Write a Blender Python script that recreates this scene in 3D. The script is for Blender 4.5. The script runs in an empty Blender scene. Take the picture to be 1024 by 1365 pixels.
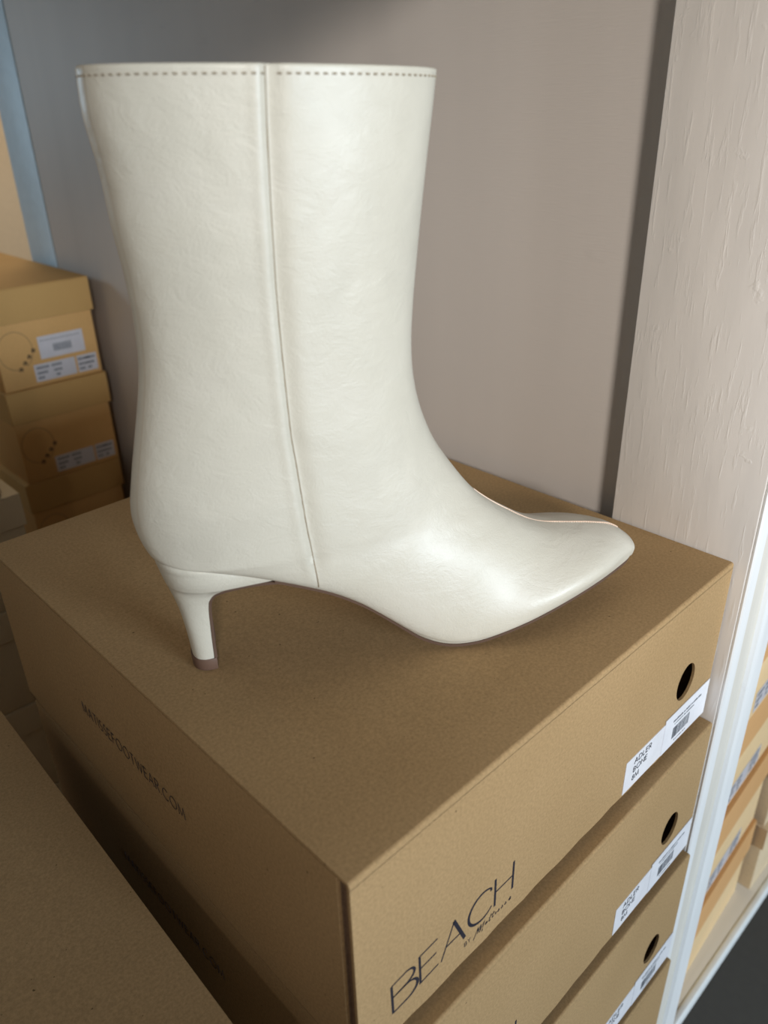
import bpy, bmesh, math, random
from mathutils import Vector, Matrix
from mathutils.geometry import tessellate_polygon
random.seed(7)
COL = bpy.context.scene.collection
pi = math.pi

# ------------------------------------------------------------------ helpers
def link(o, parent=None):
    COL.objects.link(o)
    if parent is not None: o.parent = parent
    return o
def mesh_obj(name, verts, faces, mat, parent=None, smooth=False, autos=None):
    me = bpy.data.meshes.new(name); me.from_pydata([tuple(v) for v in verts], [], faces)
    me.update()
    bm = bmesh.new(); bm.from_mesh(me); bmesh.ops.recalc_face_normals(bm, faces=bm.faces); bm.to_mesh(me); bm.free()
    if smooth:
        for p in me.polygons: p.use_smooth = True
        if autos: me.set_sharp_from_angle(angle=autos)
    me.materials.append(mat)
    return link(bpy.data.objects.new(name, me), parent)
def empty(name, loc, label, cat, group=None, rz=0.0):
    o = bpy.data.objects.new(name, None); o.empty_display_size = .03
    COL.objects.link(o); o.location = loc; o.rotation_euler = (0, 0, rz)
    o['label'] = label; o['category'] = cat
    if group: o['group'] = group
    return o
class MB:
    def __init__(s): s.v = []; s.f = []
    def add(s, v, f):
        b = len(s.v); s.v += [tuple(p) for p in v]; s.f += [tuple(i + b for i in q) for q in f]
    def box(s, x0, x1, y0, y1, z0, z1):
        s.add([(x0,y0,z0),(x1,y0,z0),(x1,y1,z0),(x0,y1,z0),(x0,y0,z1),(x1,y0,z1),(x1,y1,z1),(x0,y1,z1)],
              [(0,3,2,1),(4,5,6,7),(0,1,5,4),(1,2,6,5),(2,3,7,6),(3,0,4,7)])
    def build(s, name, mat, parent=None, bevel=0, seg=2, smooth=False):
        me = bpy.data.meshes.new(name); me.from_pydata(s.v, [], s.f); me.update()
        bm = bmesh.new(); bm.from_mesh(me)
        bmesh.ops.recalc_face_normals(bm, faces=bm.faces)
        if bevel: bmesh.ops.bevel(bm, geom=list(bm.edges), offset=bevel, segments=seg, profile=.5, affect='EDGES')
        bm.to_mesh(me); bm.free()
        if bevel or smooth:
            for p in me.polygons: p.use_smooth = True
            me.set_sharp_from_angle(angle=math.radians(50))
        me.materials.append(mat)
        return link(bpy.data.objects.new(name, me), parent)

# ------------------------------------------------------------------ materials
def new_mat(name):
    m = bpy.data.materials.new(name); m.use_nodes = True
    nt = m.node_tree; b = nt.nodes['Principled BSDF']
    return m, nt, b
def N(nt, t, **k):
    n = nt.nodes.new(t)
    for a, v in k.items():
        if a in n.inputs: n.inputs[a].default_value = v
        else: setattr(n, a, v)
    return n
def ramp(nt, fac, stops):
    r = nt.nodes.new('ShaderNodeValToRGB'); cr = r.color_ramp
    while len(cr.elements) < len(stops): cr.elements.new(.5)
    for e, (p, c) in zip(cr.elements, stops):
        e.position = p; e.color = (c[0], c[1], c[2], 1) if not isinstance(c, float) else (c, c, c, 1)
    nt.links.new(fac, r.inputs[0]); return r.outputs[0]
def noise(nt, vec, scale, detail=3, rough=.5, dist=0):
    n = N(nt, 'ShaderNodeTexNoise'); n.inputs['Scale'].default_value = scale
    n.inputs['Detail'].default_value = detail; n.inputs['Roughness'].default_value = rough
    n.inputs['Distortion'].default_value = dist
    if vec is not None: nt.links.new(vec, n.inputs['Vector'])
    return n.outputs['Fac']
def objco(nt, scale=(1, 1, 1), rot=(0, 0, 0)):
    t = N(nt, 'ShaderNodeTexCoord'); m = N(nt, 'ShaderNodeMapping')
    m.inputs['Scale'].default_value = scale; m.inputs['Rotation'].default_value = rot
    nt.links.new(t.outputs['Object'], m.inputs['Vector']); return m.outputs[0]
def bump(nt, b, h, strength=.3, dist=.0005, prev=None):
    n = N(nt, 'ShaderNodeBump'); n.inputs['Strength'].default_value = strength
    n.inputs['Distance'].default_value = dist
    nt.links.new(h, n.inputs['Height'])
    if prev is not None: nt.links.new(prev, n.inputs['Normal'])
    nt.links.new(n.outputs[0], b.inputs['Normal']); return n.outputs[0]
def mix(nt, fac, a, b, mode='MIX'):
    m = nt.nodes.new('ShaderNodeMix'); m.data_type = 'RGBA'; m.blend_type = mode
    for i, s in ((0, fac), (6, a), (7, b)):
        if hasattr(s, 'type') and hasattr(s, 'links'): nt.links.new(s, m.inputs[i])
        elif i == 0: m.inputs[0].default_value = s
        else: m.inputs[i].default_value = (*s, 1)
    return m.outputs[2]

def kraft(name, col, var=.12, specks=True, rough=.78):
    m, nt, b = new_mat(name); v = objco(nt)
    lo = tuple(c * (1 - var) for c in col); hi = tuple(min(1, c * (1 + var)) for c in col)
    f1 = noise(nt, v, 650, 3, .7); c1 = ramp(nt, f1, [(.3, lo), (.7, hi)])
    f2 = noise(nt, v, 9, 3, .5); c2 = ramp(nt, f2, [(.3, (.93, .92, .9)), (.7, (1.04, 1.04, 1.05))])
    c = mix(nt, 1.0, c1, c2, 'MULTIPLY')
    if specks:
        f3 = noise(nt, v, 420, 1, .4); s = ramp(nt, f3, [(.19, 1.), (.22, 0.)])
        c = mix(nt, s, c, tuple(x * .3 for x in col))
    nt.links.new(c, b.inputs['Base Color']); b.inputs['Roughness'].default_value = rough
    b.inputs['Specular IOR Level'].default_value = .1
    bump(nt, b, noise(nt, v, 700, 3, .6), .25, .0002)
    return m
def plain(name, col, rough=.6, spec=.4, bs=None):
    m, nt, b = new_mat(name); v = objco(nt)
    f = noise(nt, v, 60, 4, .6)
    c = ramp(nt, f, [(.25, tuple(x * .93 for x in col)), (.75, tuple(min(1, x * 1.05) for x in col))])
    nt.links.new(c, b.inputs['Base Color']); b.inputs['Roughness'].default_value = rough
    b.inputs['Specular IOR Level'].default_value = spec
    if bs: bump(nt, b, noise(nt, v, bs, 3, .6), .3, .0003)
    return m
def leather(name, col):
    m, nt, b = new_mat(name); v = objco(nt)
    f = noise(nt, v, 16, 5, .6, .6)
    c = ramp(nt, f, [(.3, tuple(x * .93 for x in col)), (.52, col), (.75, (col[0]*1.03, col[1]*1.03, col[2]*1.05))])
    f2 = noise(nt, v, 14, 4, .6, 1.5)
    rr = ramp(nt, f2, [(.35, .50), (.62, .34)])
    nt.links.new(c, b.inputs['Base Color']); nt.links.new(rr, b.inputs['Roughness'])
    b.inputs['Specular IOR Level'].default_value = .5
    b.inputs['Coat Weight'].default_value = .2; b.inputs['Coat Roughness'].default_value = .26
    # fine grain, then creases stretched round the leg
    n1 = N(nt, 'ShaderNodeBump'); n1.inputs['Strength'].default_value = .5; n1.inputs['Distance'].default_value = .00025
    nt.links.new(noise(nt, v, 1100, 4, .7), n1.inputs['Height'])
    v2 = objco(nt, (1, 1, 1.5), (0, .5, .2))
    n2 = N(nt, 'ShaderNodeBump'); n2.inputs['Strength'].default_value = .34; n2.inputs['Distance'].default_value = .0016
    nt.links.new(noise(nt, v2, 75, 6, .7, .6), n2.inputs['Height']); nt.links.new(n1.outputs[0], n2.inputs['Normal'])
    n3 = N(nt, 'ShaderNodeBump'); n3.inputs['Strength'].default_value = .35; n3.inputs['Distance'].default_value = .005
    nt.links.new(noise(nt, v, 18, 2, .5, .4), n3.inputs['Height']); nt.links.new(n2.outputs[0], n3.inputs['Normal'])
    nt.links.new(n3.outputs[0], b.inputs['Normal'])
    return m
def painted_wood(name, col, grain_axis='z', depth=.35):
    m, nt, b = new_mat(name)
    sc = {'z': (1, 1, .13), 'x': (.045, 1, 1), 'y': (1, .045, 1)}[grain_axis]
    v = objco(nt, sc); v0 = objco(nt)
    f = noise(nt, v, 300, 4, .6, .15)
    c = ramp(nt, noise(nt, v, 60, 3, .6), [(.3, tuple(x * .93 for x in col)), (.7, tuple(min(1, x * 1.04) for x in col))])
    c = mix(nt, ramp(nt, noise(nt, v0, 7, 4, .6), [(.62, 0.), (.8, .3)]), c, tuple(x * .8 for x in col))
    nt.links.new(c, b.inputs['Base Color']); b.inputs['Roughness'].default_value = .5
    h = ramp(nt, f, [(.55, 0.), (.72, 1.)])
    n = bump(nt, b, h, depth, .0004)
    n2 = N(nt, 'ShaderNodeBump'); n2.inputs['Strength'].default_value = .3; n2.inputs['Distance'].default_value = .001
    hh = ramp(nt, noise(nt, v0, 45, 4, .6, .2), [(.66, 0.), (.78, 1.)])
    nt.links.new(hh, n2.inputs['Height']); nt.links.new(n, n2.inputs['Normal']); nt.links.new(n2.outputs[0], b.inputs['Normal'])
    return m
def panel_mat(name, col):
    m, nt, b = new_mat(name); v = objco(nt)
    w = objco(nt, (1, 1, .12)); h = objco(nt, (1, .2, 1))
    c = ramp(nt, noise(nt, w, 9, 3, .5), [(.3, tuple(x * .92 for x in col)), (.7, tuple(x * 1.05 for x in col))])
    s = ramp(nt, noise(nt, h, 55, 4, .6), [(.66, 0.), (.78, .35)])
    c = mix(nt, s, c, tuple(x * .7 for x in col))
    nt.links.new(c, b.inputs['Base Color']); b.inputs['Roughness'].default_value = .55
    a = noise(nt, objco(nt, (1, .1, 1)), 900, 2, .5)
    bump(nt, b, a, .3, .0003)
    return m

M = {}
M['kraft'] = kraft('kraft_board', (.41, .274, .138), .17)
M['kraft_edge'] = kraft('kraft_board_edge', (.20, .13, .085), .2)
M['kraft_in'] = kraft('kraft_inside', (.10, .065, .035))
M['tan'] = kraft('tan_board', (.70, .415, .165), .05, False, .65)
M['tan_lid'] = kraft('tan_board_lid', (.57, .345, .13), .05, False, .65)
M['card'] = kraft('light_cardboard', (.80, .64, .43), .08, False, .7)
M['tan_bright'] = kraft('light_tan_board', (.88, .64, .36), .05, False, .6)
M['orange'] = kraft('orange_board', (.72, .41, .18), .05, False, .65)
M['pale'] = kraft('pale_board', (.56, .48, .35), .05, False, .7)
M['cream'] = plain('cream_wall_paint', (.72, .60, .44), .8)
M['ink'] = plain('black_ink', (.018, .018, .03), .5)
M['ink_soft'] = plain('grey_ink', (.16, .17, .19), .6)
M['ink_brown'] = plain('brown_ink', (.07, .04, .02), .6)
M['ink_circle'] = plain('circle_ink', (.30, .18, .075), .6)
M['label'] = plain('white_label_paper', (.80, .80, .84), .45)
M['label2'] = plain('white_label_gloss', (.84, .85, .90), .35)
M['label_bg'] = plain('lilac_label_paper', (.62, .59, .62), .5)
M['leather'] = leather('ivory_leather', (.60, .575, .492))
M['lining'] = plain('beige_lining', (.60, .52, .42), .8)
M['thread'] = plain('beige_thread', (.50, .43, .34), .7)
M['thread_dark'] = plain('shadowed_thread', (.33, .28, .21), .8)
M['thread_pink'] = plain('peach_thread', (.80, .62, .49), .6)
M['sole'] = plain('brown_sole_edge', (.12, .075, .055), .45)
M['tip'] = plain('brown_heel_tip', (.14, .082, .058), .55)
M['breast'] = plain('mauve_brown_cover', (.30, .20, .165), .5)
M['post'] = painted_wood('beige_painted_wood', (.80, .765, .73))
M['trim'] = painted_wood('white_painted_trim', (.86, .875, .88), 'z', .15)
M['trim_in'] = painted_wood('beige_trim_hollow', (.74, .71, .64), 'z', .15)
M['board'] = painted_wood('beige_painted_shelf', (.80, .72, .60), 'x', .2)
M['edge'] = plain('white_shelf_edging', (.90, .93, .93), .4)
M['panel'] = panel_mat('grey_painted_plywood', (.63, .585, .55))
M['floor'] = plain('dark_grey_floor', (.13, .13, .12), .6)
M['daylight_tint'] = plain('daylight_tinted_wood', (.60, .74, .84), .5)  # blue daylight on the rear post, put into its base colour

# ------------------------------------------------------------------ stroke lettering
def arc(cx, cy, rx, ry, a0, a1, n=14):
    return [(cx + rx * math.cos(math.radians(a0 + (a1 - a0) * i / n)), cy + ry * math.sin(math.radians(a0 + (a1 - a0) * i / n))) for i in range(n + 1)]
G = {  # letter: (width, strokes) on a cap height of 1
 'A': (.78, [[(0,0),(.39,1),(.78,0)], [(.14,.34),(.64,.34)]]),
 'B': (.58, [[(0,0),(0,1),(.3,1)] + arc(.3,.76,.22,.24,90,-90) + [(0,.52)], [(.3,.52)] + arc(.32,.26,.25,.26,90,-90) + [(0,0)]]),
 'C': (.86, [arc(.47,.5,.47,.5,48,312,24)]),
 'D': (.74, [[(0,0),(0,1),(.26,1)] + arc(.26,.5,.46,.5,90,-90,18) + [(0,0)]]),
 'E': (.5, [[(.5,1),(0,1),(0,0),(.5,0)], [(0,.53),(.46,.53)]]),
 'F': (.48, [[(.48,1),(0,1),(0,0)], [(0,.53),(.44,.53)]]),
 'H': (.66, [[(0,0),(0,1)], [(.66,0),(.66,1)], [(0,.53),(.66,.53)]]),
 'I': (.02, [[(0.01,0),(0.01,1)]]),
 'L': (.44, [[(0,1),(0,0),(.44,0)]]),
 'M': (.88, [[(0,0),(.08,1),(.44,.12),(.80,1),(.88,0)]]),
 'N': (.7, [[(0,0),(0,1),(.7,0),(.7,1)]]),
 'O': (1.0, [arc(.5,.5,.5,.5,0,360,30)]),
 'R': (.56, [[(0,0),(0,1),(.3,1)] + arc(.3,.75,.24,.25,90,-90) + [(0,.5)], [(.28,.5),(.56,0)]]),
 'S': (.5, [arc(.26,.76,.22,.24,40,270,14) + arc(.24,.26,.25,.26,90,-140,14)]),
 'T': (.6, [[(0,1),(.6,1)], [(.3,1),(.3,0)]]),
 'W': (1.1, [[(0,1),(.28,0),(.55,.92),(.82,0),(1.1,1)]]),
 'Y': (.6, [[(0,1),(.3,.5),(.6,1)], [(.3,.5),(.3,0)]]),
 '8': (.5, [arc(.25,.76,.2,.24,-90,270,18), arc(.25,.26,.25,.26,90,450,18)]),
 '.': (.06, [[(0,.0),(0.02,.07)]]),
}
def ribbon(mb, pts, w, plane, t=.00012):
    """a stroke of width w (number or list) laid on plane(a,b,h)"""
    n = len(pts)
    ws = w if isinstance(w, (list, tuple)) else [w] * n
    L = []; R = []
    for i, p in enumerate(pts):
        a = pts[max(0, i - 1)]; c = pts[min(n - 1, i + 1)]
        d0 = Vector((p[0] - a[0], p[1] - a[1])); d1 = Vector((c[0] - p[0], c[1] - p[1]))
        if d0.length < 1e-9: d0 = d1
        if d1.length < 1e-9: d1 = d0
        d0.normalize(); d1.normalize(); n0 = Vector((-d0.y, d0.x)); n1 = Vector((-d1.y, d1.x))
        nn = n0 + n1
        nn = nn.normalized() if nn.length > 1e-6 else n0
        k = 1 / max(.45, nn.dot(n0)); h = ws[i] / 2 * k
        L.append((p[0] + nn.x * h, p[1] + nn.y * h)); R.append((p[0] - nn.x * h, p[1] - nn.y * h))
    v = []; f = []
    for i in range(n): v += [plane(*L[i], t), plane(*R[i], t), plane(*L[i], 0), plane(*R[i], 0)]
    for i in range(n - 1):
        a = 4 * i; b = a + 4
        f += [(a, a + 1, b + 1, b), (a, b, b + 2, a + 2), (a + 1, a + 3, b + 3, b + 1)]
    f += [(0, 2, 3, 1), (4 * n - 4, 4 * n - 3, 4 * n - 1, 4 * n - 2)]
    mb.add(v, f)
def text(mb, s, x, y, h, plane, sw, total=None, gap=.26, sx=1):
    w = 0
    for ch in s: w += (.4 if ch == ' ' else G[ch][0]) + gap
    w -= gap
    k = (total / (w * h)) if total else sx
    cx = x
    for ch in s:
        if ch == ' ': cx += (.4 + gap) * h * k; continue
        for st in G[ch][1]:
            ribbon(mb, [(cx + px * h * k, y + py * h) for px, py in st], sw, plane)
        cx += (G[ch][0] + gap) * h * k
def front_plane(y):    return lambda a, b, h: (a, y - h, b)
def left_plane(x):     return lambda a, b, h: (x - h, -a, b)      # a grows towards -y

# ------------------------------------------------------------------ kraft boot box
BW, BD, BH = .300, .341, .1165      # width, depth, height
def sheet_poly(outer, holes, y0, y1):
    """upright sheet in the xz plane with holes, thick from y0 to y1"""
    loops = [outer] + holes
    flat = [p for l in loops for p in l]
    tri = tessellate_polygon([[Vector((p[0], p[1], 0)) for p in l] for l in loops])
    n = len(flat); v = [(p[0], y0, p[1]) for p in flat] + [(p[0], y1, p[1]) for p in flat]
    f = [tuple(t) for t in tri] + [tuple(i + n for i in reversed(t)) for t in tri]
    b = 0
    for l in loops:
        m = len(l)
        for i in range(m):
            j = (i + 1) % m; f.append((b + i, b + j, b + j + n, b + i + n))
        b += m
    return v, f
def boot_box(seed):
    rnd = random.Random(seed)
    root = empty('boot_box', (0, 0, 0), 'kraft boot box', 'box')
    T = .0016
    # tray: floor, two side walls, back wall and an inner front wall with the finger hole
    mb = MB(); H = BH
    mb.box(.0, BW, .004, BD, -H, -H + T)
    # left side wall: a little bowed, with soft top fold
    def side(x, sgn):
        ny, nz = 24, 12; v = []; f = []
        for l in (0, 1):
            for i in range(ny + 1):
                for j in range(nz + 1):
                    y = .0072 + (BD - .0072) * i / ny; z = -H + (H - .0022) * j / nz
                    bow = .0004 * math.sin(pi * i / ny) * math.sin(pi * j / nz)
                    v.append((x + sgn * (T if l else 0) - sgn * bow * (0 if l else 1), y, z))
        S = (ny + 1) * (nz + 1)
        for l in (0, 1):
            for i in range(ny):
                for j in range(nz):
                    a = l * S + i * (nz + 1) + j; q = (a, a + 1, a + nz + 2, a + nz + 1); f.append(q)
        ring = [i * (nz + 1) for i in range(ny + 1)] + [ny * (nz + 1) + j for j in range(1, nz + 1)] + \
               [i * (nz + 1) + nz for i in range(ny - 1, -1, -1)] + [j for j in range(nz - 1, 0, -1)]
        for a, b in zip(ring, ring[1:] + ring[:1]): f.append((a, b, b + S, a + S))
        mb.add(v, f)
    side(0, 1); side(BW, -1)
    mb.box(T, BW - T, BD - T, BD, -H, -.002)
    tray = mb.build('tray', M['kraft'], root, smooth=True)
    hole = [(.2625 + .0105 * math.cos(a), -.0655 + .0128 * math.sin(a)) for a in [2 * pi * i / 32 for i in range(32)]]
    v, f = sheet_poly([(T, -H), (BW - T, -H), (BW - T, -.004), (T, -.004)], [list(reversed(hole))], .0085, .0099)
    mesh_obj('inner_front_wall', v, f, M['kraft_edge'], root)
    # folded layers that show as a dark slot on the near corner
    for px in (.0022, BW - .0034):
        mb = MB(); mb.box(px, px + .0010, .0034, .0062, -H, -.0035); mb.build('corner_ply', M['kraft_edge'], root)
    # lid: top sheet, fold, front flap
    r = .0017; prof = [(BD, -T), (BD, 0.0)]
    prof += [(BD * (1 - i / 12) + r * i / 12, 0) for i in range(1, 12)]
    prof += [(r - r * math.sin(a), -r + r * math.cos(a)) for a in [pi / 2 * i / 6 for i in range(7)]]
    prof += [(0, -.0035)]
    inn = [(T, -.0035)] + [(T + (r - T) * (1 - math.sin(a)), -T - (r - T) * (1 - math.cos(a))) for a in [pi / 2 * (1 - i / 6) for i in range(7)]]
    loop = prof + inn
    nx = 18; v = []; f = []; m = len(loop)
    for i in range(nx + 1):
        x = BW * i / nx
        for (y, z) in loop:
            sag = -.0014 * math.sin(pi * min(1, max(0, y / BD))) * math.sin(pi * i / nx)
            v.append((x, y, z + sag))
    for i in range(nx):
        for j in range(m):
            k = (j + 1) % m; f.append((i * m + j, i * m + k, (i + 1) * m + k, (i + 1) * m + j))
    f.append(tuple(range(m))); f.append(tuple(nx * m + j for j in reversed(range(m))))
    lid = mesh_obj('lid', v, f, M['kraft'], root, True, math.radians(40))
    ob = []
    for i in range(31):
        x = BW * i / 30
        ob.append((x, -.1125 + .0006 * math.sin(i * 1.9 + seed) + rnd.uniform(-.0003, .0003)))
    outer = ob + [(BW, -.0032), (0, -.0032)]
    v, f = sheet_poly(outer, [list(reversed(hole))], 0, T)
    fl = mesh_obj('front_flap', v, f, M['kraft'], root)
    # soft crease along the side fold
    mb = MB(); n = 20; v = []; f = []
    # printed brand lettering on the flap
    P = front_plane(0); ink = MB(); top, bot = -.0768, -.0962
    def st(pts, w): ribbon(ink, pts, w, P)
    tn, tk = .00085, .0017
    st([(.0190, -.0978), (.0184, -.0790)], tk * .8)
    B1 = [(.0184, -.0790), (.0262, -.0786)] + arc(.0262, -.0825, .0058, .0041, 85, -80, 12) + [(.0188, -.0872)]
    st(B1, [tn] * 3 + [tn + .0007 * math.sin(pi * i / 12) for i in range(12)] + [tn])
    B2 = [(.0188, -.0872), (.0272, -.0870)] + arc(.0272, -.0922, .0066, .0052, 85, -85, 12) + [(.0190, -.0976)]
    st(B2, [tn] * 3 + [tn + .0009 * math.sin(pi * i / 12) for i in range(12)] + [tn])
    st([(.0350, -.0772), (.0356, -.0964)], tk * .8)
    st([(.0350, -.0775), (.0462, -.0770)], tn); st([(.0353, -.0862), (.0455, -.0857)], tn); st([(.0356, -.0960), (.0470, -.0952)], tn)
    st([(.0488, -.0960), (.0570, -.0766)], tn); st([(.0568, -.0762), (.0646, -.0955)], tk * 1.15); st([(.0518, -.0890), (.0620, -.0890)], tn)
    C = arc(.0765, -.0858, .0095, .0092, 48, 318, 26)
    st(C, [tn + .0008 * math.sin(pi * min(1, i / 26)) for i in range(27)]); st([(.0826, -.0790), (.0828, -.0806)], .0014)
    st([(.0857, -.0757), (.0860, -.0946)], tk * .85); st([(.0993, -.0755), (.0993, -.0946)], tk * .85); st([(.0858, -.0850), (.0993, -.0850)], tn)
    text(ink, 'BY', .0646, -.1022, .0026, P, .0003, total=.0042)
    s = .00033
    def script(pts, w=s): st([(x / 1000, z / 1000) for x, z in pts], w)
    script([(70.9,-104.2),(72.2,-102.2),(73.6,-99.6),(74.3,-98.2),(74.4,-99.4),(73.9,-102.0),(74.4,-101.4),(75.6,-99.2),(76.3,-98.4),(76.2,-99.8),(75.4,-102.9)], .0005)
    script([(75.4,-102.9),(76.9,-100.4),(78.4,-98.4),(78.9,-98.0),(78.6,-99.2),(77.2,-103.2),(77.0,-103.8),(77.7,-103.2)], s)
    script([(80.6,-100.6),(80.0,-100.2),(79.5,-101.0),(79.8,-101.6),(80.5,-101.0),(80.8,-100.4),(80.7,-101.4),(81.4,-101.0)], .0004)
    script([(83.9,-97.8),(83.0,-99.4),(82.2,-101.2),(82.4,-102.0),(83.3,-101.4)], .0004); script([(82.2,-99.6),(84.8,-98.8)], s)
    script([(85.9,-98.0),(85.0,-99.6),(84.5,-101.0),(84.8,-101.6),(85.8,-101.0)], .0004); script([(84.8,-99.4),(86.4,-99.0)], s)
    script([(87.2,-99.8),(86.8,-101.0),(87.2,-101.4),(88.2,-100.6)], s)
    script([(88.6,-101.3),(89.6,-100.0),(90.0,-100.6),(89.8,-101.5),(88.9,-101.5)], .0004)
    script([(91.2,-101.3),(92.2,-100.0),(92.6,-100.6),(92.4,-101.5),(91.4,-101.5)], .0004)
    script([(93.9,-101.3),(94.8,-100.0),(95.2,-100.6),(95.0,-101.5),(94.1,-101.5)], .0004)
    script([(97.0,-101.1),(98.6,-100.5),(98.7,-99.8),(97.9,-99.7),(97.2,-100.6),(97.6,-101.5),(99.0,-101.2)], .0004)
    ink.build('brand_print', M['ink'], root)
    ink = MB(); text(ink, 'MATISSEFOOTWEAR.COM', -.2340, -.0665, .0076, left_plane(-.0007), .00042, total=.1105, gap=.3)
    ink.build('website_print', M['ink'], root)
    # stickers
    mb = MB(); mb.box(.2012, .2452, -.00035, 0, -.1112, -.0868)
    st1 = mb.build('style_sticker', M['label'], root)
    ink = MB(); P1 = front_plane(-.00035)
    text(ink, 'ADLER', .2105, -.0935, .0039, P1, .00055, total=.0185)
    text(ink, 'BONE', .2105, -.0998, .0037, P1, .00055, total=.0150)
    text(ink, '8M', .2105, -.1062, .0037, P1, .00055, total=.0070)
    ink.build('style_lettering', M['ink'], st1)
    mb = MB(); mb.box(.2440, .2988, -.0006, -.0002, -.1112, -.0838)
    st2 = mb.build('barcode_sticker', M['label2'], root)
    bar = MB(); x = .2555
    while x < .2760:
        w = rnd.choice([.0003, .0003, .0006, .0009]); bar.box(x, x + w, -.00072, -.0006, -.1052, -.0965); x += w + rnd.choice([.0003, .0004, .0007])
    def scribble(x0, x1, z, h):
        xx = x0
        while xx < x1:
            w = rnd.uniform(.0006, .0018)
            bar.box(xx, xx + w, -.00070, -.0006, z, z + h * rnd.uniform(.7, 1)); xx += w + rnd.choice([.0003, .0003, .0009])
    scribble(.2545, .2880, -.0915, .0016); scribble(.2565, .2800, -.0942, .0011); scribble(.2590, .2740, -.1085, .0010)
    bar.build('barcode_print', M['ink_soft'], st2)
    return root
def copy_tree(o, parent=None):
    c = o.copy(); COL.objects.link(c)
    if parent is not None: c.parent = parent
    for ch in list(o.children): copy_tree(ch, c)
    return c
PITCH = .1178
first = boot_box(3)
ORD = ['topmost kraft boot box of the stack, carrying the ivory heeled boot on its lid',
       'second kraft boot box from the top, directly under the box that carries the boot',
       'third kraft boot box from the top of the stack beside the white post',
       'fourth kraft boot box from the top, its lid just entering at the lower frame edge',
       'lowest kraft boot box of the stack, standing on the left shelf board']
offs = [(0, 0, 0), (.001, -.0085, .004), (-.0005, -.0128, .002), (.001, -.0158, .003), (0, -.0150, 0)]
for i in range(5):
    b = first if i == 0 else copy_tree(first)
    b.location = (offs[i][0], offs[i][1], -PITCH * i); b.rotation_euler = (0, 0, offs[i][2])
    b['label'] = ORD[i]; b['category'] = 'box'; b['group'] = 'kraft boot boxes stacked under the boot'
SHELF = -PITCH * 4 - BH
# neighbouring stack, its top box seen at lower left
LORD = ['kraft box at lower left, topmost of the lower stack across the dark gap',
        'second kraft box of the lower stack left of the gap',
        'third kraft box of the lower stack left of the gap',
        'bottom kraft box of the lower stack left of the gap']
for i in range(4):
    b = copy_tree(first); b.location = (-.3275, -.0015, -PITCH * (i + 1)); b.rotation_euler = (0, 0, math.radians(-1.0))
    b.location.y += .006
    b['label'] = LORD[i]; b['group'] = 'kraft boxes in the lower left stack'

# ------------------------------------------------------------------ ivory boot
def cr(p0, p1, p2, p3, t):
    return .5 * ((2 * p1) + (-p0 + p2) * t + (2 * p0 - 5 * p1 + 4 * p2 - p3) * t * t + (-p0 + 3 * p1 - 3 * p2 + p3) * t ** 3)
def interp(xs, ys, x):
    if x <= xs[0]: return ys[0]
    for i in range(len(xs) - 1):
        if x <= xs[i + 1]:
            t = (x - xs[i]) / (xs[i + 1] - xs[i]); return ys[i] + (ys[i + 1] - ys[i]) * t
    return ys[-1]
#  section: B(u,z) back/bottom point, F(u,z) front/top point, wb flat half width, wm max half width, sm height of max, q crown, 
SEC = [
 (-12.2,254.5, 118.2,252.0, .2,34.0,.50,2.0),
 (-12.6,240,   116.8,240,   .2,33.5,.50,2.0),
 (-10.4,222,   114.4,222,   .2,33.0,.50,2.0),
 (-9.5,204,    112.2,204,   .2,32.3,.50,2.0),
 (-7.9,186,    110.2,186,   .2,31.5,.50,2.0),
 (-7.3,168,    108.4,168,   .2,30.8,.50,2.0),
 (-8.3,150,    107.4,150,   .2,30.2,.50,2.0),
 (-11.3,134,   108.2,134,   .2,30.0,.50,2.0),
 (-15.4,117,   111.6,118,   .2,30.3,.49,2.0),
 (-19.2,101,   118.4,101,   .3,31.0,.46,2.0),
 (-21.8,87,    127.6,86.2,  .5,31.8,.42,2.08),
 (-21.0,76.5,  135.4,75.6,  1.5,32.2,.38,2.2),
 (-18.4,69.5,  140.0,70.2,  5,32.3,.35,2.4),
 (-14.6,65.6,  143.2,67.2,  11,32.2,.33,2.55),
 (-6,65.2,     146.0,64.9,  18.5,32.0,.31,2.62),
 (8,62.3,      149.6,62.0,  22.8,31.8,.30,2.6),
 (24,57.4,     153.2,59.4,  24.4,31.8,.29,2.5),
 (42,50.2,     157.0,56.8,  24.9,32.0,.28,2.42),
 (60,41.6,     161.0,54.2,  25.2,32.4,.28,2.38),
 (76,30.8,     165.2,51.4,  25.6,33.2,.28,2.35),
 (90,18.6,     169.8,48.6,  26.6,34.4,.28,2.3),
 (103,8.0,     175.2,45.8,  28.8,35.8,.28,2.25),
 (116,3.0,     181.4,43.8,  31.8,37.4,.28,2.15),
 (130,3.2,     187.4,42.6,  34.6,38.4,.28,2.05),
 (145,6.6,     193.4,41.4,  36.2,38.8,.28,1.95),
 (160,10.6,    199.6,40.3,  36.4,38.2,.28,1.85),
 (175,14.2,    205.6,39.2,  34.4,36.0,.30,1.8),
 (189,16.4,    211.2,38.0,  30.6,32.2,.32,1.78),
 (202,17.8,    216.4,36.8,  26.0,27.6,.34,1.76),
 (213,18.2,    220.6,35.6,  20.6,22.2,.37,1.75),
 (220.5,18.4,  224.4,33.8,  16.6,18.0,.42,1.85),
 (226.0,18.6,  228.2,31.2,  13.4,15.0,.46,2.0),
 (229.6,19.2,  231.4,28.4,  10.6,12.4,.48,2.0),
]
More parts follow.
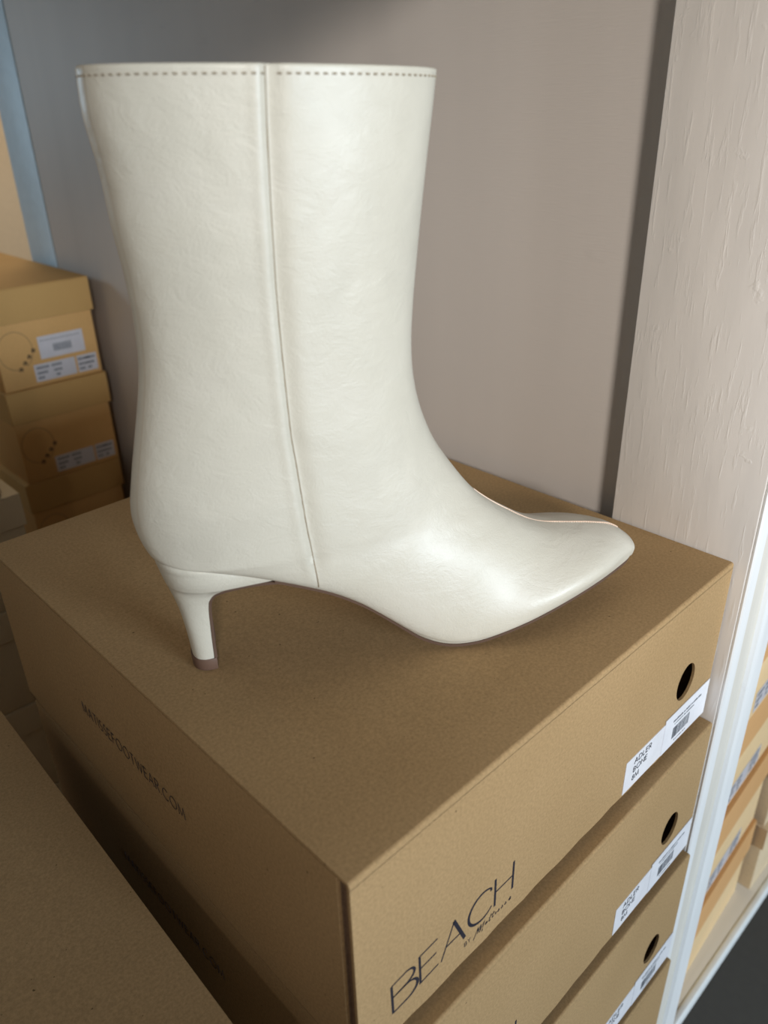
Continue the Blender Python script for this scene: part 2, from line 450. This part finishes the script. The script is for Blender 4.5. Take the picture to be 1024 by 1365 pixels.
def sections(sub):
    out = []
    n = len(SEC)
    for i in range(n - 1):
        p = [SEC[max(0, i - 1)], SEC[i], SEC[i + 1], SEC[min(n - 1, i + 2)]]
        sb = 28 if 14 <= i <= 18 else sub
        for k in range(sb):
            t = k / sb; out.append([cr(p[0][j], p[1][j], p[2][j], p[3][j], t) for j in range(8)])
    out.append(list(SEC[-1])); return out
def seam_u(z): return interp([40, 54, 81, 109, 122, 158, 181, 212, 236, 256], [54, 52.4, 49.4, 47.4, 46.3, 45.4, 45.1, 45.6, 46.4, 47.4], z)
NB, NL, NU = 8, 96, 84          # bottom flat, lower side, upper side samples
def section_base(s):
    """points (u, w, z) from the bottom centre up the side to the top centre"""
    bu, bz, fu, fz, wb, wm, sm, q = s
    pts = []
    for i in range(NB): pts.append((0.0, wb * i / NB))
    for i in range(NL):
        a = pi / 2 * i / NL; sfr = sm * (1 - math.cos(a)); pts.append((sfr, wb + (wm - wb) * math.sin(a)))
    for i in range(NU + 1):
        a = pi / 2 * i / NU; sfr = sm + (1 - sm) * math.sin(a); tt = math.sin(a)
        pts.append((sfr, wm * max(0, 1 - tt * tt) ** (1 / q)))
    out = []
    for sfr, w in pts:
        u = bu + (fu - bu) * sfr; z = bz + (fz - bz) * sfr
        out.append((u, w, z))
    return out
def groove(p):
    u, w, z = p
    if z > 44 and w > 5:
        d = u - seam_u(z)
        if d < 0: g = 1.9 * math.exp(-(d / 1.15) ** 2) - .45 * math.exp(-((d + 3.8) / 2.0) ** 2)
        else: g = 1.9 * math.exp(-(d / 4.4) ** 2)
        w -= g * max(0, min(1, (z - 50) / 14))
    return (u, w, z)
HALF = {}
def build_halves(secs):
    g = [section_base(s) for s in secs]; n = len(g); m = len(g[0])
    lo, hi = 8 * 9, n - 8
    for it in range(60):
        ng = [list(r_) for r_ in g]
        for i in range(lo, hi):
            wgt = .5 * min(1, (i - lo) / 10, (hi - i) / 10)
            for j in range(m):
                if j < NB + 2: continue
                k = wgt * min(1, (j - NB - 1) / 14)
                a, b, c = g[i - 1][j], g[i][j], g[i + 1][j]
                ng[i][j] = tuple(b[q] * (1 - k) + (a[q] + c[q]) * .5 * k for q in range(3))
        g = ng
    for i in range(n): HALF[i] = [groove(p) for p in g[i]]
ANG = math.radians(-26.5); BO = Vector((.035, .1448, 0))
boot = empty('ankle_boot', BO, 'ivory leather ankle boot with slim heel, standing on the topmost kraft box', 'boot', None, ANG)
# local: x = forward, y = away from camera side ( -y is the near side )
def L3(u, w, z): return (u / 1000, -w / 1000, z / 1000)
secs = sections(8); build_halves(secs)
verts = []; faces = []; ring = None
for si in range(len(secs)):
    h = HALF[si]; loop = [(u, w, z) for u, w, z in h] + [(u, -w, z) for u, w, z in reversed(h[1:-1])]
    ring = len(loop); verts += [L3(*p) for p in loop]
ns = len(secs)
for i in range(ns - 1):
    for j in range(ring):
        k = (j + 1) % ring; faces.append((i * ring + j, i * ring + k, (i + 1) * ring + k, (i + 1) * ring + j))
# toe cap: shrink to a rounded nose
last = [(verts[(ns - 1) * ring + j]) for j in range(ring)]
cx = sum(p[0] for p in last) / ring; cz = sum(p[2] for p in last) / ring
prev = (ns - 1) * ring
for k, (fs, du) in enumerate(((.97, .0008), (.88, .0018), (.70, .0027), (.40, .0033))):
    b = len(verts)
    for p in last: verts.append((cx + (p[0] - cx) * fs + du, p[1] * fs, cz + (p[2] - cz) * fs - .0006))
    for j in range(ring):
        q = (j + 1) % ring; faces.append((prev + j, prev + q, b + q, b + j))
    prev = b
faces.append(tuple(prev + j for j in range(ring)))
# rim thickness and lining inside
top = [verts[j] for j in range(ring)]
rc = (sum(p[0] for p in top) / ring)
def inset(p, d):
    x = p[0] - rc; y = p[1]; l = math.hypot(x / .065, y / .034) + 1e-9
    nx, ny = x / .065 ** 2, y / .034 ** 2; nl = math.hypot(nx, ny) + 1e-9
    return (p[0] - nx / nl * d, p[1] - ny / nl * d)
b = len(verts)
for p in top: verts.append((*inset(p, .0005), p[2] + .0006))
for j in range(ring): q = (j + 1) % ring; faces.append((j, b + j, b + q, q))
b2 = len(verts)
for p in top: verts.append((*inset(p, .0016), p[2] + .0003))
for j in range(ring): q = (j + 1) % ring; faces.append((b + j, b2 + j, b2 + q, b + q))
upper = mesh_obj('upper', verts, faces, M['leather'], boot, True)
mw = upper.data
bm = bmesh.new(); bm.from_mesh(mw); bmesh.ops.remove_doubles(bm, verts=bm.verts, dist=.00001); bmesh.ops.recalc_face_normals(bm, faces=bm.faces); bm.to_mesh(mw); bm.free()
for p in mw.polygons: p.use_smooth = True
# lining
lv = []; lf = []; m = 0
for i in range(0, 15 * 8, 4):
    s = secs[i]; h = HALF[i]; loop = [(u, w, z) for u, w, z in h[NB::6]] ; loop = loop + [(u, -w, z) for u, w, z in reversed(loop[1:-1])]
    m = len(loop); cu = (s[0] + s[2]) / 2
    for u, w, z in loop:
        k = 1 - 2.0 / 60; kw = 1 - 2.0 / 32
        lv.append(L3(cu + (u - cu) * k, w * kw, z + (.3 if i == 0 else (1.5 if i > 80 else 0))))
nn = len(lv) // m
for i in range(nn - 1):
    for j in range(m): q = (j + 1) % m; lf.append((i * m + j, i * m + q, (i + 1) * m + q, (i + 1) * m + j))
lf.append(tuple((nn - 1) * m + j for j in range(m)))
mesh_obj('lining', lv, lf, M['lining'], boot, True)

def tube(mb, pts, r, n=6, ry=None):
    pts = [Vector(p) for p in pts]; rings = []
    for i, p in enumerate(pts):
        d = (pts[min(i + 1, len(pts) - 1)] - pts[max(i - 1, 0)]).normalized()
        a = Vector((0, 1, 0)) if abs(d.y) < .9 else Vector((1, 0, 0)); s = d.cross(a).normalized(); t = d.cross(s)
        rings.append([p + s * r * math.cos(2 * pi * k / n) + t * r * math.sin(2 * pi * k / n) for k in range(n)])
    v = [q for rg in rings for q in rg]; f = []
    for i in range(len(pts) - 1):
        for k in range(n): f.append((i * n + k, i * n + (k + 1) % n, (i + 1) * n + (k + 1) % n, (i + 1) * n + k))
    f.append(tuple(range(n))); f.append(tuple((len(pts) - 1) * n + k for k in range(n))); mb.add(v, f)
def surf_point(z_or_sec, u=None, off=0.0):
    """near-side surface point of section index at forward position u"""
    h = HALF[z_or_sec]
    for i in range(NB, len(h) - 1):
        if h[i][0] <= u <= h[i + 1][0]:
            t = (u - h[i][0]) / (h[i + 1][0] - h[i][0] + 1e-9)
            return (u, h[i][1] + (h[i + 1][1] - h[i][1]) * t + off, h[i][2] + (h[i + 1][2] - h[i][2]) * t)
    return None
# side seam lines (both sides)
for sgn in (1, -1):
    mb = MB(); pts = []
    for i in range(len(secs)):
        s = secs[i]
        if s[0] > 51: break
        p = None; h = HALF[i]
        for q in range(NB, len(h) - 1):
            e0 = h[q][0] - seam_u(h[q][2]); e1 = h[q + 1][0] - seam_u(h[q + 1][2])
            if e0 <= 0 < e1:
                t = -e0 / (e1 - e0); p = tuple(h[q][k] + (h[q + 1][k] - h[q][k]) * t for k in range(3)); p = (p[0], p[1] + .05, p[2])
        if p and p[2] > 48 and (not pts or (Vector(L3(p[0], p[1] * sgn, p[2])) - Vector(pts[-1])).length > .0006): pts.append(L3(p[0], p[1] * sgn, p[2]))
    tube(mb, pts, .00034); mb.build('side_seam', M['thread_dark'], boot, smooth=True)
# topline stitches
def dash(mb, p, q, r):
    p = Vector(p); q = Vector(q); n = 4; pts = [p, p.lerp(q, .15), p.lerp(q, .85), q]
    tube(mb, pts, r)
mb = MB()
h0 = HALF[0]; h1 = HALF[8]
side = []
for i in range(NB, len(h0)):
    t = 2.5 / 14.0
    side.append(Vector((h0[i][0] + (h1[i][0] - h0[i][0]) * t, h0[i][1] + (h1[i][1] - h0[i][1]) * t + .12, h0[i][2] + (h1[i][2] - h0[i][2]) * t)))
loop = side + [Vector((p.x, -p.y, p.z)) for p in reversed(side[1:-1])]; loop.append(loop[0])
def resample(loop, step):
    out = [loop[0]]; acc = 0
    for a, b in zip(loop, loop[1:]):
        d = (b - a).length; s = 0
        while d > 0 and acc + (d - s) >= step:
            s += step - acc; acc = 0; out.append(a.lerp(b, s / d))
        acc += d - s
    return out
rs = resample(loop, .35)
i = 0
while i + 4 < len(rs):
    a, c = rs[i], rs[i + 4]
    if abs(a.x - 47) > 1.3: dash(mb, L3(*a), L3(*c), .00038)
    i += 9
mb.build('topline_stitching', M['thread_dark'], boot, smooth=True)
# ridge seam over the vamp with tiny stitches
mb = MB(); pts = []
for i in range(12 * 8, len(secs) - 10):
    s = secs[i]
    if s[2] > 140: pts.append(Vector((s[2], 0, s[3] + .05)))
tube(mb, [L3(*p) for p in pts], .00038)
rs = resample([p + Vector((0, .55, .0)) for p in pts if p.x > 160], .3); i = 0
while i + 3 < len(rs):
    dash(mb, L3(*rs[i]), L3(*rs[i + 3]), .0003); i += 5
mb.build('vamp_seam', M['thread_pink'], boot, smooth=True)
# back seam strip
mb = MB(); v = []; f = []; cnt = 0
for i in range(0, 11 * 8, 2):
    h = HALF[i]
    for sg in (1, -1):
        for k in ((NB + 17, NB) if sg == 1 else (NB + 0, NB + 17)):
            p = h[k]; v.append(L3(p[0] - .12, p[1] * sg, p[2]))
    cnt += 1
for i in range(cnt - 1):
    for k in range(3): a = i * 4 + k; f.append((a, a + 1, a + 5, a + 4))
mb.add(v, f); mb.build('back_strip', M['lining'], boot, smooth=True)

# sole: thin brown leather layer from the waist to the toe
v = []; f = []; cnt = 0; W = 12
for s in secs:
    if s[0] < 34: continue
    bu, bz, wb = s[0], s[1], s[4] + .35
    for t in (0, 1):
        for k in range(W + 1):
            x = -1 + 2 * k / W
            zz = bz - (.1 if t == 0 else 2.0) - (0 if t == 0 else .4 * (1 - x * x))
            v.append(L3(bu + (0 if abs(x) < 1 else 0), x * wb * (1 if t == 0 else .985), zz))
    cnt += 1
R2 = 2 * (W + 1)
for i in range(cnt - 1):
    for t in (0, 1):
        for k in range(W): a = i * R2 + t * (W + 1) + k; f.append((a, a + 1, a + 1 + R2, a + R2))
    for k in (0, W): a = i * R2 + k; b = a + W + 1; f.append((a, b, b + R2, a + R2))
for i in (0, cnt - 1):
    for k in range(W): a = i * R2 + k; f.append((a, a + 1, a + W + 2, a + W + 1))
sv = mesh_obj('sole', v, f, M['sole'], boot, True, math.radians(40))

# heel block by horizontal sections: z, back u, front u, half width, roundness of the front corners
HS = [(6.2,-6.2,3.4,9.2), (10,-6.5,3.5,9.2), (18,-7.1,3.6,9.3), (26,-7.9,3.8,9.6), (33,-8.9,4.0,10.4), (38,-9.9,4.5,11.6), (41,-10.6,5.2,12.8),
      (44,-11.4,7.0,14.2), (46,-11.9,9.8,15.8), (48,-12.4,14.6,17.8), (49.4,-12.8,20.5,19.6), (50.4,-13.1,27.5,21.4), (51.2,-13.3,34,22.8),
      (52.4,-13.6,36,23.4), (54.4,-14.1,33.6,24.0), (57,-14.7,27.2,24.2), (60,-15.4,18.8,23.8), (62.8,-15.9,10.5,22.6), (65.2,-16.2,2.5,19.5)]
def dshape(ub, uf, hw, n=28):
    pts = []; Lr = min(hw * 1.15, (uf - ub) * .8)
    for i in range(n + 1):       # rounded back
        a = pi / 2 + pi * i / n
        ca, sa = math.cos(a), math.sin(a)
        pts.append((ub + Lr + Lr * (-1 if ca < 0 else 1) * abs(ca) ** .85, hw * (1 if sa > 0 else -1) * abs(sa) ** .85))
    m = 8
    for i in range(1, m): t = i / m; pts.append((ub + Lr + (uf - ub - Lr) * t, -hw * (1 - .02 * t)))
    for i in range(9): t = i / 8; y = -hw * .98 + 2 * hw * .98 * t; pts.append((uf - (.9 * (1 - (2 * t - 1) ** 2) if uf < 5 else 0), y))
    for i in range(1, m): t = 1 - i / m; pts.append((ub + Lr + (uf - ub - Lr) * t, hw * (1 - .02 * t)))
    return pts
def smooth_rows(rows, sub=4):
    out = []
    for i in range(len(rows) - 1):
        p = [rows[max(0, i - 1)], rows[i], rows[i + 1], rows[min(len(rows) - 1, i + 2)]]
        for k in range(sub): out.append([cr(p[0][j], p[1][j], p[2][j], p[3][j], k / sub) for j in range(len(rows[0]))])
    out.append(list(rows[-1])); return out
v = []; f = []; rows = smooth_rows(HS)
for z, ub, uf, hw in rows: 
    d = dshape(ub, uf, hw); v += [L3(u + (.0 if y > 0 else 0), y, z + (u - ub) * .012) for u, y in d]
nd = len(dshape(0, 10, 5))
for i in range(len(rows) - 1):
    for j in range(nd): q = (j + 1) % nd; f.append((i * nd + j, i * nd + q, (i + 1) * nd + q, (i + 1) * nd + j))
f.append(tuple(range(nd))); f.append(tuple((len(rows) - 1) * nd + j for j in range(nd)))
heel = mesh_obj('heel', v, f, M['leather'], boot, True, math.radians(38))
v = []; f = []
for z, e in ((0, .25), (.3, .45), (5.6, .5), (6.3, .2)):
    v += [L3(u, y, z) for u, y in dshape(-6.3 - e + z * -.03, 4.4 + e * .6, 9.3 + e)]
for i in range(3):
    for j in range(nd): q = (j + 1) % nd; f.append((i * nd + j, i * nd + q, (i + 1) * nd + q, (i + 1) * nd + j))
f.append(tuple(range(nd))); f.append(tuple(3 * nd + j for j in range(nd)))
mesh_obj('heel_tip', v, f, M['tip'], heel, True, math.radians(40))
# brown cover down the breast of the heel and under the waist
path = [(4.1,6.3,9.0),(4.2,18,9.1),(4.4,28,9.5),(4.7,36,10.7),(5.5,41,12.4),(7.4,44.2,13.8),(10.2,46.2,15.6),(15,48.2,17.8),(21,49.6,19.6),(28,50.6,21.4),(35,51.0,23.2),(38,50.9,23.8)]
path = smooth_rows(path, 4); v = []; f = []; Wn = 10
for i, (u, z, hw) in enumerate(path):
    a = path[max(0, i - 1)]; c = path[min(len(path) - 1, i + 1)]; d = Vector((c[0] - a[0], c[1] - a[1])).normalized(); nx, nz = d.y, -d.x
    for t in (0, 1):
        for k in range(Wn + 1):
            x = -1 + 2 * k / Wn; o = (.9 if t else -.5); far = 1.6 * max(0, -x) * max(0, 1 - z / 43)
            v.append(L3(u + nx * o + far * (1 if t else .3), x * (hw + .12), z + nz * o))
R3 = 2 * (Wn + 1)
for i in range(len(path) - 1):
    for t in (0, 1):
        for k in range(Wn): a = i * R3 + t * (Wn + 1) + k; f.append((a, a + 1, a + 1 + R3, a + R3))
    for k in (0, Wn): a = i * R3 + k; b = a + Wn + 1; f.append((a, b, b + R3, a + R3))
for i in (0, len(path) - 1):
    for k in range(Wn): a = i * R3 + k; f.append((a, a + 1, a + Wn + 2, a + Wn + 1))
mesh_obj('breast_cover', v, f, M['sole'], heel, True, math.radians(40))

# ------------------------------------------------------------------ tan shoe boxes (rear left stack, right bay)
def shoe_box(name, w, d, h, lidh, mats, label, group, prints='full', lift=.0):
    root = empty(name, (0, 0, 0), label, 'box', group)
    e = .0025; T = .0015
    mb = MB(); mb.box(e, w - e, e, d - e, 0, h - .003); mb.build('box_body', mats[0], root, bevel=.001)
    mb = MB()
    mb.box(0, w, 0, d, h - T, h); mb.box(0, w, 0, T, h - lidh, h - T); mb.box(0, w, d - T, d, h - lidh, h - T)
    mb.box(0, T, T, d - T, h - lidh, h - T); mb.box(w - T, w, T, d - T, h - lidh, h - T)
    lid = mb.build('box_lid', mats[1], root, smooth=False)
    md = lid.modifiers.new('soft', 'BEVEL'); md.width = .0006; md.segments = 2; md.limit_method = 'ANGLE'
    if prints == 'none': return root
    ink = MB(); P = front_plane(e)
    if prints in ('full', 'low'):
        ribbon(ink, arc(.0245, .0465, .0200, .0225, 300, 640, 40)[:-1], .0007, P); ink.build('circle_print', M['ink_circle'], root)
        ink = MB()
        for k in range(4):     # four small slanted marks along the lower right of the circle
            cx, cz = .0262 + k * .0062, .0235 + k * .0066
            for st in ([(-.0014,-.0014),(-.0006,.0018)], [(-.0006,.0018),(.0015,.0012)], [(.0015,.0012),(.0008,-.0016)], [(-.001,.0002),(.0011,-.0002)]):
                ribbon(ink, [(cx + a * 1.35, cz + b * 1.35) for a, b in st], .0013, P)
        ink.build('logo_print', M['ink_brown'], root)
    def sticker(x0, x1, z0, z1, nm, kind):
        s = MB(); s.box(x0, x1, e - .0004, e, z0, z1); so = s.build(nm, M['label_bg'], root)
        t = MB(); rnd = random.Random(int(x0 * 1e4))
        if kind == 'bar':
            xx = x0 + (x1 - x0) * .3
            while xx < x1 - (x1 - x0) * .3:
                ww = rnd.choice([.0004, .0008]); t.box(xx, xx + ww, e - .0005, e - .0004, z0 + (z1 - z0) * .25, z0 + (z1 - z0) * .58); xx += ww + .0005
            for k in range(14):
                xx = x0 + .003 + k * (x1 - x0 - .006) / 14; t.box(xx, xx + .0018, e - .0005, e - .0004, z1 - .0058, z1 - .0046)
        else:
            for (fx, fz, n) in ((.06,.72,6),(.06,.42,5),(.06,.14,3),(.42,.72,5),(.46,.42,4),(.5,.14,2)):
                for k in range(n):
                    xx = x0 + (x1 - x0) * fx + k * .0026
                    if xx + .002 < x1: t.box(xx, xx + .0019, e - .0005, e - .0004, z0 + (z1 - z0) * fz, z0 + (z1 - z0) * (fz + .14))
        t.build('sticker_print', M['ink_soft'], so)
    zb = .005
    sticker(.041, .092, zb, zb + .021, 'size_sticker', 'txt'); sticker(.0945, .120, zb, zb + .021, 'picture_sticker', 'pic')
    if prints == 'full': sticker(.052, .108, .031, .058, 'price_sticker', 'bar')
    return root
PT = .119
# (x, y, z bottom)
stack = [(.1755, .810, -.0525, 'full', 'uppermost tan shoe box of the rear stack, with two white stickers on its end'),
         (.1755, .810, -.1715, 'low', 'second tan shoe box of the rear stack, one sticker strip on its end'),
         (.1725, .812, -.2905, 'low', 'third tan shoe box of the rear stack, just above the kraft box edge')]
g = 'tan shoe boxes in the rear stack'
b1 = None
for i, (x, y, z, pr, lab) in enumerate(stack):
    if i != 1: pass
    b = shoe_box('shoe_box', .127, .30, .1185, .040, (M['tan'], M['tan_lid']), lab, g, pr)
    b.location = (x, y, z)
hrest = (-.2905 - SHELF) / 2
for k in range(2):
    b = shoe_box('shoe_box', .127, .30, hrest - .0005, .040, (M['tan'], M['tan_lid']),
                 ['fourth tan shoe box of the rear stack, hidden low behind the kraft boxes', 'bottom tan shoe box of the rear stack on the shelf board'][k], g, 'none')
    b.location = (.1740, .811, SHELF + (1 - k) * hrest)
# paler stack in front of it at the left frame edge
g = 'pale shoe boxes at the left frame edge'
z = -.0845; zs = []
while z - .119 > SHELF + .08: zs.append(z - .119); z -= .119
hl = z - SHELF
labs = ['pale shoe box with lid at the left edge, beside the tan stack', 'pale shoe box second down at the left edge', 'pale shoe box third down at the left edge', 'pale shoe box fourth down at the left edge']
for k, zb in enumerate(zs):
    b = shoe_box('pale_shoe_box', .16, .30, .1185, .034, (M['pale'], M['pale']), labs[k], g, 'none'); b.location = (-.058, .600, zb)
b = shoe_box('pale_shoe_box', .16, .30, hl - .0012, .034, (M['pale'], M['pale']), 'pale shoe box at the foot of the left edge stack', g, 'none'); b.location = (-.058, .600, SHELF + .0004)
b = shoe_box('pale_shoe_box', .155, .285, .1185, .034, (M['pale'], M['pale']), 'topmost pale shoe box at the left edge, only its corner showing', g, 'none'); b.location = (-.0635, .606, -.0843)

# ------------------------------------------------------------------ shelving
FL = -1.15; TOP = .385; RB = -.552
def trim_profile(x0):
    P = [(0, -.0076), (0, -.0088), (.0010, -.0098), (.0105, -.0102), (.0118, -.0096), (.0130, -.0084), (.0145, -.0082), (.031, -.0082), (.0325, -.0088),
         (.0345, -.0112), (.0375, -.0120), (.0395, -.0113), (.042, -.0116), (.0545, -.0116), (.0585, -.0105), (.0600, -.0076)]
    mb = MB(); v = []; n = len(P)
    for z in (FL, TOP + .5): v += [(x0 + x, y, z) for x, y in P]
    f = [(i, (i + 1) % n, (i + 1) % n + n, i + n) for i in range(n)] + [tuple(range(n)), tuple(range(2 * n - 1, n - 1, -1))]
    mb.add(v, f); return mb
def divider(x0, px, label):
    """upright between two bays: front post, thin panel behind it, rear post, moulded face trim"""
    root = empty('shelf_divider', (x0, 0, FL), label, 'shelf divider')
    def part(mb, name, mat, bevel=0):
        mb.v = [(x - x0, y, z - FL) for x, y, z in mb.v]; return mb.build(name, mat, root, bevel=bevel)
    mb = MB(); mb.box(x0, x0 + .0595, -.0075, .082, FL, TOP + .5); part(mb, 'front_post', M['post'], .0008)
    mb = MB(); mb.box(x0 + .015, x0 + .0575, .932, 1.012, FL, TOP + .5); part(mb, 'rear_post', M['daylight_tint'], .0008)
    mb = MB(); mb.box(px, px + .0125, .0822, .928, FL, TOP + .5); part(mb, 'side_panel', M['panel'])
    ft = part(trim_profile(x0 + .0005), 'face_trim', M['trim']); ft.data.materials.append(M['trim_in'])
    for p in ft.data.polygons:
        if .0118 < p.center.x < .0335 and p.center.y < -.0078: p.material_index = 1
divider(.302, .3175, 'painted divider with beige grained front post, white moulded face trim and grey plywood panel behind')
divider(-.4305, -.390, 'unseen shelf divider added left of the lower kraft stack to shade the bay')  # out of view, added to dim the light reaching the kraft boxes' left sides
def board(x0, x1, y0, z, label, edging=False, notch=True):
    root = empty('shelf_board', ((x0 + x1) / 2, .5, z), label, 'shelf')
    def part(mb, name, mat, bevel=0):
        mb.v = [(x - (x0 + x1) / 2, y - .5, q - z) for x, y, q in mb.v]; return mb.build(name, mat, root, bevel=bevel)
    mb = MB(); mb.box(x0, x1, y0, .99, z - .018, z); part(mb, 'board', M['board'], .001)
    if edging:
        mb = MB(); mb.box(x0, x1, y0 - .0066, y0 - .0001, z - .0185, z + .0005); part(mb, 'front_edging', M['edge'], .0012)
board(-.3705, .3015, -.0035, SHELF, 'beige shelf board under the kraft boot boxes')
board(-.3705, .3015, .0, TOP + .018, 'upper shelf board of the left bay, above the boot')
board(.3622, 1.25, -.0005, RB, 'beige shelf board with bright white front edge at lower right', True)
board(.3622, 1.25, .0, TOP + .018, 'upper shelf board of the right bay, above the orange-lidded boxes')

# right bay stacks
g = 'orange-lidded shoe boxes in the right bay'
labs = ['lowest tan shoe box with orange lid in the right bay, on the shelf board', 'second tan shoe box with orange lid in the right bay',
        'third tan shoe box with orange lid in the right bay', 'fourth tan shoe box with orange lid in the right bay, beside the trim', 'fifth tan shoe box in the right bay, mostly behind the white trim']
for k in range(5):
    b = shoe_box('shoe_box', .168, .30, .1115, .044, (M['tan_bright'], M['orange']), labs[k], g, 'strip' if k else 'none')
    b.location = (.400 + .0015 * (k % 2), .006 + .0015 * (k % 3), RB + k * .112); b.rotation_euler.z = math.radians(3.2)
g = 'cardboard boxes right of the orange-lidded stack'
labs = ['pale cardboard box at the right frame edge, standing on the white-edged shelf', 'pale cardboard box second up at the right frame edge', 'pale cardboard box third up at the right frame edge']
for k in range(3):
    b = shoe_box('cardboard_box', .20, .30, .098, .03, (M['card'], M['card']), labs[k], g, 'none')
    b.location = (.574, .004 + .003 * k, RB + k * .0985)

# ------------------------------------------------------------------ room
def struct(o): o['kind'] = 'structure'; return o
mb = MB(); mb.box(-3.5, 4.5, -4.0, 4.2, FL - .05, FL); struct(mb.build('floor', M['floor']))
mb = MB(); mb.box(-3.5, 4.5, 3.6, 3.7, FL, 1.9); struct(mb.build('wall_back', M['cream']))
mb = MB(); mb.box(4.4, 4.5, -4.0, 3.6, FL, 1.9); struct(mb.build('wall_right', M['cream']))
mb = MB(); mb.box(-3.5, 4.4, -.0, 3.6, 1.85, 1.9); struct(mb.build('ceiling', M['cream']))

# ------------------------------------------------------------------ light
def area(name, loc, target, sx, sy, power, col):
    l = bpy.data.lights.new(name, 'AREA'); l.shape = 'RECTANGLE'; l.size = sx; l.size_y = sy; l.energy = power; l.color = col
    o = bpy.data.objects.new(name, l); COL.objects.link(o); o.location = loc
    d = Vector(target) - Vector(loc); o.rotation_euler = d.to_track_quat('-Z', 'Y').to_euler(); return o
K = Vector((.1, .1, .05))
def dirv(az, el, dist):   # az measured from -y towards -x
    a = math.radians(az); e = math.radians(el)
    return K + Vector((-math.sin(a) * math.cos(e), -math.cos(a) * math.cos(e), math.sin(e))) * dist
area('shop_window_light', dirv(-3, 6.5, 3.0), K, 1.0, .7, 80, (.77, .895, 1.0))
area('far_window_light', (-.2, 1.55, .32), (.3, .98, .15), .2, .2, 1.3, (.55, .80, 1.0))
area('back_room_light', (.9, 2.4, 1.6), (.9, 2.6, 0), .8, .8, 26, (1.0, .80, .56))
sp = bpy.data.lights.new('added_spot_light', 'SPOT'); sp.energy = 190; sp.color = (1.0, .92, .83); sp.shadow_soft_size = .17  # unseen spot added; its cone lights boot and post, skips the box's left face
sp.spot_size = math.radians(18); sp.spot_blend = 1.0
so = bpy.data.objects.new('added_spot_light', sp); COL.objects.link(so)
T0 = Vector((.27, .06, .17)); a = math.radians(38); e = math.radians(16)
so.location = T0 + Vector((-math.sin(a) * math.cos(e), -math.cos(a) * math.cos(e), math.sin(e))) * 2.4
so.rotation_euler = (T0 - so.location).to_track_quat('-Z', 'Y').to_euler()
w = bpy.data.worlds.new('World'); bpy.context.scene.world = w; w.use_nodes = True
bg = w.node_tree.nodes['Background']; bg.inputs[0].default_value = (1.0, .50, .17, 1); bg.inputs[1].default_value = .05

# ------------------------------------------------------------------ camera
R = [[0.7185013729503499, -0.6951185418145556, -0.023790542113793334], [-0.3350850921590324, -0.31597782881619785, -0.8876237900762768], [0.609486470794254, 0.6457307678299117, -0.45995436447169125]]
cam = bpy.data.cameras.new('Camera'); co = bpy.data.objects.new('Camera', cam); COL.objects.link(co)
m = Matrix(((R[0][0], -R[1][0], -R[2][0], -.11428339), (R[0][1], -R[1][1], -R[2][1], -.14378578), (R[0][2], -R[1][2], -R[2][2], .24083066), (0, 0, 0, 1)))
co.matrix_world = m
cam.sensor_fit = 'VERTICAL'; cam.sensor_height = 36.0; cam.sensor_width = 27.0; cam.lens = 1047.0623 / 1365 * 36
cam.clip_start = .01; cam.clip_end = 30
cam.dof.use_dof = True; cam.dof.focus_distance = .42; cam.dof.aperture_fstop = 9
sc = bpy.context.scene; sc.camera = co
sc.view_settings.view_transform = 'Standard'; sc.view_settings.look = 'None'; sc.view_settings.gamma = 1; sc.view_settings.use_curve_mapping = False
sc.view_settings.exposure = 0
